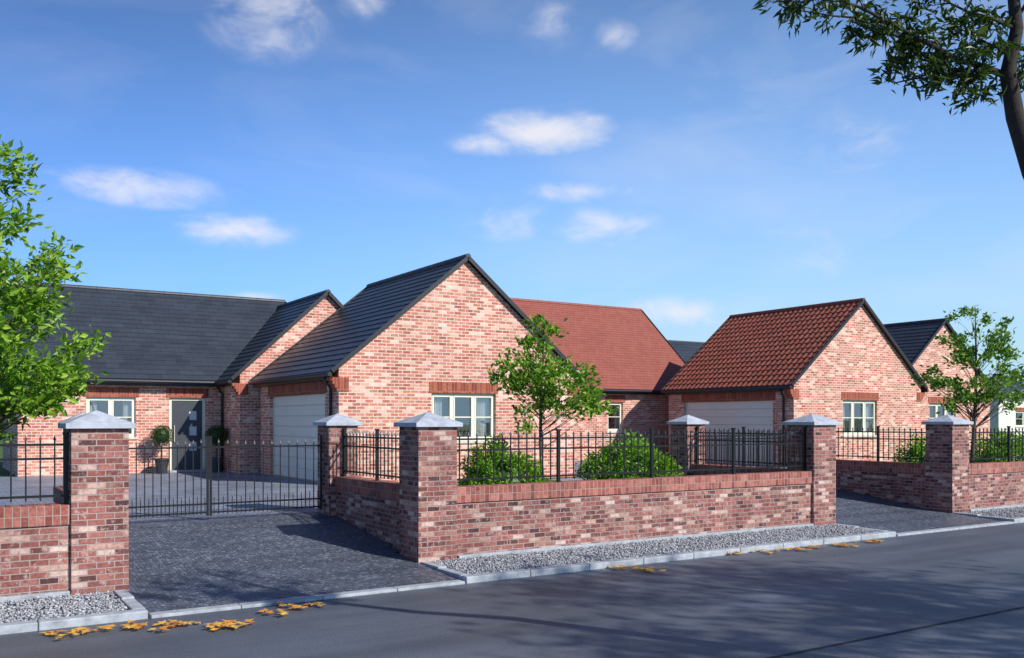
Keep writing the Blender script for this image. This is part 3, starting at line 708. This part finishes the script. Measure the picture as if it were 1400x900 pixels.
# foreground overhanging tree
rg=np.random.default_rng(77); rnd=random.Random(77)
t=thing('roadside_tree','dark leaning tree whose leafy branch hangs into the top right corner','tree',(7.9,.45,0))
main=[Vector((7.9,.4,-.1)),Vector((7.6,1.0,1.0)),Vector((7.1,1.9,2.1)),P(1462,340,6.1),P(1412,235,6.0),P(1388,160,6.0),P(1378,100,6.0),P(1390,40,6.0),P(1382,-40,6.0),P(1390,-140,6.0),P(1380,-240,6.1)]
m=MB(); m.tube(main,[.12,.11,.095,.078,.065,.056,.05,.04,.032,.024,.012],12); m.build('trunk',DARKBARK,t,smooth=True)
br=[[(1376,104),(1345,92),(1310,82),(1270,60),(1225,36),(1180,12),(1120,-10),(1075,2)],
    [(1345,92),(1320,100),(1285,105),(1250,108),(1222,114)],[(1310,82),(1280,86),(1245,78),(1215,84)],
    [(1390,40),(1355,25),(1320,15),(1280,-5),(1230,-20)],[(1270,60),(1240,52),(1200,44),(1165,30)],
    [(1225,36),(1190,26),(1140,22),(1090,14)],[(1380,70),(1350,60),(1325,45),(1300,35)],
    [(1320,100),(1328,112),(1338,124)],[(1386,130),(1397,95),(1422,60),(1460,20)],[(1382,-40),(1340,-80),(1280,-110),(1200,-120)],[(1390,-140),(1440,-180),(1500,-190)],[(1388,30),(1430,-40),(1500,-80)]]
m=MB(); cl=[]
for i,b in enumerate(br):
    D=6.0; pts=[]
    for k,(px,py) in enumerate(b):
        dd=D+(0 if k==0 else rnd.uniform(-.12,.12)+(i%3-1)*.12*k/3)
        pts.append(P(px,py,dd))
    n=len(pts); r0=.024 if i==0 else .013
    m.tube(pts,[max(.004,r0*(1-.85*k/(n-1))) for k in range(n)],7)
    for k in range(1,n):
        for f in (0,.5):
            p=pts[k-1].lerp(pts[k],1-f)
            if i==0 and k<2: continue
            for q in range(3):
                e=p+Vector((rnd.uniform(-.15,.15),rnd.uniform(-.15,.15),rnd.uniform(-.1,.1)))
                m.tube([p,e],[.004,.0015],4,False); cl.append((p,e))
m.build('branches',DARKBARK,t,smooth=True)
cs=[];ds=[]
for p,e in cl:
    k=rnd.randint(7,17); f=rg.uniform(.2,1.1,(k,1)); dv=(e-p)
    if dv.length<.02: continue
    cs.append(np.array(p)[None]*(1-f)+np.array(e)[None]*f+rg.normal(size=(k,3))*.022); ds.append(np.repeat(np.array(dv.normalized()*.8+Vector((0,0,-.2)))[None],k,0))
leafmesh('crown',np.concatenate(cs),np.concatenate(ds),.078,LEAFD,t,rg,.3)
# far trees (one mass)
rg=np.random.default_rng(5); C_=[]
for k in range(170):
    a=rg.uniform(-38,38); d=rg.uniform(78,95); az=YAW+math.radians(a)
    x=math.sin(az)*d; y=max(math.cos(az)*d,16); h=rg.uniform(2.4,4.0)*(1 if a<15 else .75); n=90
    q=rg.normal(size=(n,3)); q/=np.linalg.norm(q,axis=1,keepdims=True)
    C_.append(np.array([x,y,h*.5])+q*np.array([2.6,2.6,h*.5])*rg.uniform(.7,1,(n,1)))
c=np.concatenate(C_); o=leafmesh('treeline',c,np.zeros_like(c),.9,LEAFS,None,rg,.7); tag(o,'far hedge and tree belt on the horizon behind the houses','trees',kind='stuff')
# fallen leaves
rnd=random.Random(9); m=MB()
cl=[(75,872,8,7),(100,867,14,9),(185,861,17,10),(240,857,17,10),(300,860,11,8),(325,856,16,8),(372,840,8,7),(400,832,13,7),(438,829,4,4),(145,862,5,5),(850,778,14,7),(882,781,13,7),(1010,759,7,4),(1050,756,12,6),(1085,753,14,6),(1115,750,12,5),(1150,747,15,5),(1190,742,16,6)]
for (px,py,n,sx) in cl:
    d0=F*(EYE-RZ)/(py-574)
    for k in range(n):
        p=P(px+rnd.gauss(0,sx*1.2),py,d0); x=p.x+rnd.gauss(0,.04); y=min(p.y+rnd.gauss(0,.07),KY-.05); z=RZ+.012+rnd.random()*.015
        a0=rnd.uniform(0,6.28); s=rnd.uniform(.05,.09); tx,ty=rnd.uniform(-.35,.35),rnd.uniform(-.35,.35); pts=[]
        for j,rr in enumerate((1,.45,.8,.4,.75,.3,.35,.3,.75,.4,.8,.45)):
            a=a0+j*math.pi/6; ux,uy=math.cos(a)*s*rr,math.sin(a)*s*rr
            pts.append((x+ux,y+uy,z+abs(ux*tx+uy*ty)+.006*(j%2)))
        m.poly(pts)
o=m.build('fallen_leaves',LEAFO); tag(o,'scattered orange autumn leaves in the gutter along the kerb','leaves',kind='stuff')

# ---------------------------------------------------------------- camera, light, world
cam=bpy.data.cameras.new('camera'); co=bpy.data.objects.new('camera',cam); COL.objects.link(co)
co.location=(0,0,EYE); co.rotation_euler=(R(90),0,-YAW); cam.lens=36*F/1400; cam.sensor_width=36; cam.shift_y=124/1400; cam.clip_end=3000; cam.clip_start=.05
scene.camera=co
el=R(34); saz=R(155)
sd=Vector((math.sin(saz)*math.cos(el),math.cos(saz)*math.cos(el),math.sin(el)))
sun=bpy.data.lights.new('sun','SUN'); sun.energy=5; sun.angle=R(.6); sun.color=(1,.955,.88)
so=bpy.data.objects.new('sun',sun); COL.objects.link(so); so.rotation_euler=(-sd).to_track_quat('-Z','Y').to_euler(); so.location=(0,-10,30)
w=bpy.data.worlds.new('World'); scene.world=w; w.use_nodes=True; nt=w.node_tree; bg=nt.nodes['Background']
sky=N(nt,'ShaderNodeTexSky',sky_type='NISHITA'); sky.sun_disc=False; sky.sun_elevation=el; sky.sun_rotation=saz; sky.ozone_density=2; sky.air_density=1; sky.dust_density=.4
geo=N(nt,'ShaderNodeTexCoord'); sp=N(nt,'ShaderNodeSeparateXYZ'); nt.links.new(geo.outputs['Generated'],sp.inputs[0])
az=math_(nt,'ARCTAN2',sp.outputs[0],sp.outputs[1]); elv=math_(nt,'ARCSINE',sp.outputs[2])
cb=N(nt,'ShaderNodeCombineXYZ'); nt.links.new(az,cb.inputs[0]); nt.links.new(elv,cb.inputs[1])
tint=mixc(nt,1,sky.outputs[0],(.40,1.02,2.15),'MULTIPLY')
dp=N(nt,'ShaderNodeMapRange',interpolation_type='SMOOTHSTEP'); nt.links.new(elv,dp.inputs[0]); dp.inputs[1].default_value=.1; dp.inputs[2].default_value=.6; dp.inputs[3].default_value=1.2; dp.inputs[4].default_value=.45
da=N(nt,'ShaderNodeMapRange',interpolation_type='SMOOTHSTEP'); nt.links.new(az,da.inputs[0]); da.inputs[1].default_value=YAW-.6; da.inputs[2].default_value=YAW+.1; da.inputs[3].default_value=.7; da.inputs[4].default_value=1.0
dd=math_(nt,'MULTIPLY',dp.outputs[0],da.outputs[0])
cc=N(nt,'ShaderNodeCombineXYZ')
for i in range(3): nt.links.new(dd,cc.inputs[i])
tint=mixc(nt,1,tint,cc.outputs[0],'MULTIPLY')
hz=math_(nt,'POWER',2.718,math_(nt,'MULTIPLY',math_(nt,'MAXIMUM',elv,0),-3.9))
ha=N(nt,'ShaderNodeMapRange',interpolation_type='SMOOTHSTEP'); nt.links.new(az,ha.inputs[0]); ha.inputs[1].default_value=YAW-.55; ha.inputs[2].default_value=YAW+.3; ha.inputs[3].default_value=.62; ha.inputs[4].default_value=1.3
hf=math_(nt,'MULTIPLY',hz,ha.outputs[0],clamp=True)
base=mixc(nt,hf,tint,(5.0,7.6,9.4))
clouds=[(745,180,115,36,1.05),(672,196,80,20,.65),(190,258,150,30,.75),(320,315,95,30,.7),(365,15,105,75,.6),(495,8,60,28,.35),(828,310,95,38,.6),(690,300,80,42,.5),(800,262,100,20,.6),(840,50,50,28,.35),(925,428,115,30,.65),(350,408,60,12,.5),(760,30,70,44,.3),(1180,190,120,75,.24),(1100,340,110,70,.24)]
cur=None
for (px,py,rx,ry,wt) in clouds:
    a=math.atan((px-700)/F); e=math.atan((574-py)/F*math.cos(a)); a+=YAW
    s=N(nt,'ShaderNodeVectorMath',operation='SUBTRACT'); nt.links.new(cb.outputs[0],s.inputs[0]); s.inputs[1].default_value=(a,e,0)
    mu=N(nt,'ShaderNodeVectorMath',operation='MULTIPLY'); nt.links.new(s.outputs[0],mu.inputs[0]); mu.inputs[1].default_value=(F/rx,F/ry,0)
    ln=N(nt,'ShaderNodeVectorMath',operation='LENGTH'); nt.links.new(mu.outputs[0],ln.inputs[0])
    v=math_(nt,'MULTIPLY',math_(nt,'SUBTRACT',1,ln.outputs['Value'],clamp=True),wt)
    cur=v if cur is None else math_(nt,'MAXIMUM',cur,v)
mp=N(nt,'ShaderNodeMapping'); mp.inputs['Scale'].default_value=(1,1.8,1); nt.links.new(cb.outputs[0],mp.inputs[0])
nz=noise(nt,16,7,.6,mp.outputs[0],.4)
nn=math_(nt,'SUBTRACT',nz.outputs[0],.48)
val=math_(nt,'ADD',cur,math_(nt,'MULTIPLY',nn,math_(nt,'MULTIPLY',math_(nt,'MINIMUM',math_(nt,'MULTIPLY',cur,4),1),1.5)))
mr=N(nt,'ShaderNodeMapRange',interpolation_type='SMOOTHSTEP'); nt.links.new(val,mr.inputs[0]); mr.inputs[1].default_value=.0; mr.inputs[2].default_value=1.05; mr.inputs[3].default_value=0; mr.inputs[4].default_value=.9
mp2=N(nt,'ShaderNodeMapping'); mp2.inputs['Scale'].default_value=(1,3,1); mp2.inputs['Rotation'].default_value=(0,0,.35); nt.links.new(cb.outputs[0],mp2.inputs[0])
nw=noise(nt,3.2,7,.55,mp2.outputs[0],.6); mw=N(nt,'ShaderNodeMapRange'); nt.links.new(nw.outputs[0],mw.inputs[0]); mw.inputs[1].default_value=.48; mw.inputs[2].default_value=.85; mw.inputs[4].default_value=.22
fac=math_(nt,'MAXIMUM',mr.outputs[0],math_(nt,'MULTIPLY',mw.outputs[0],ha.outputs[0]))
c=mixc(nt,fac,base,(8.8,8.8,9.4))
nt.links.new(c,bg.inputs['Color']); bg.inputs['Strength'].default_value=.1
scene.view_settings.view_transform='Standard'; scene.view_settings.look='None'; scene.view_settings.exposure=0
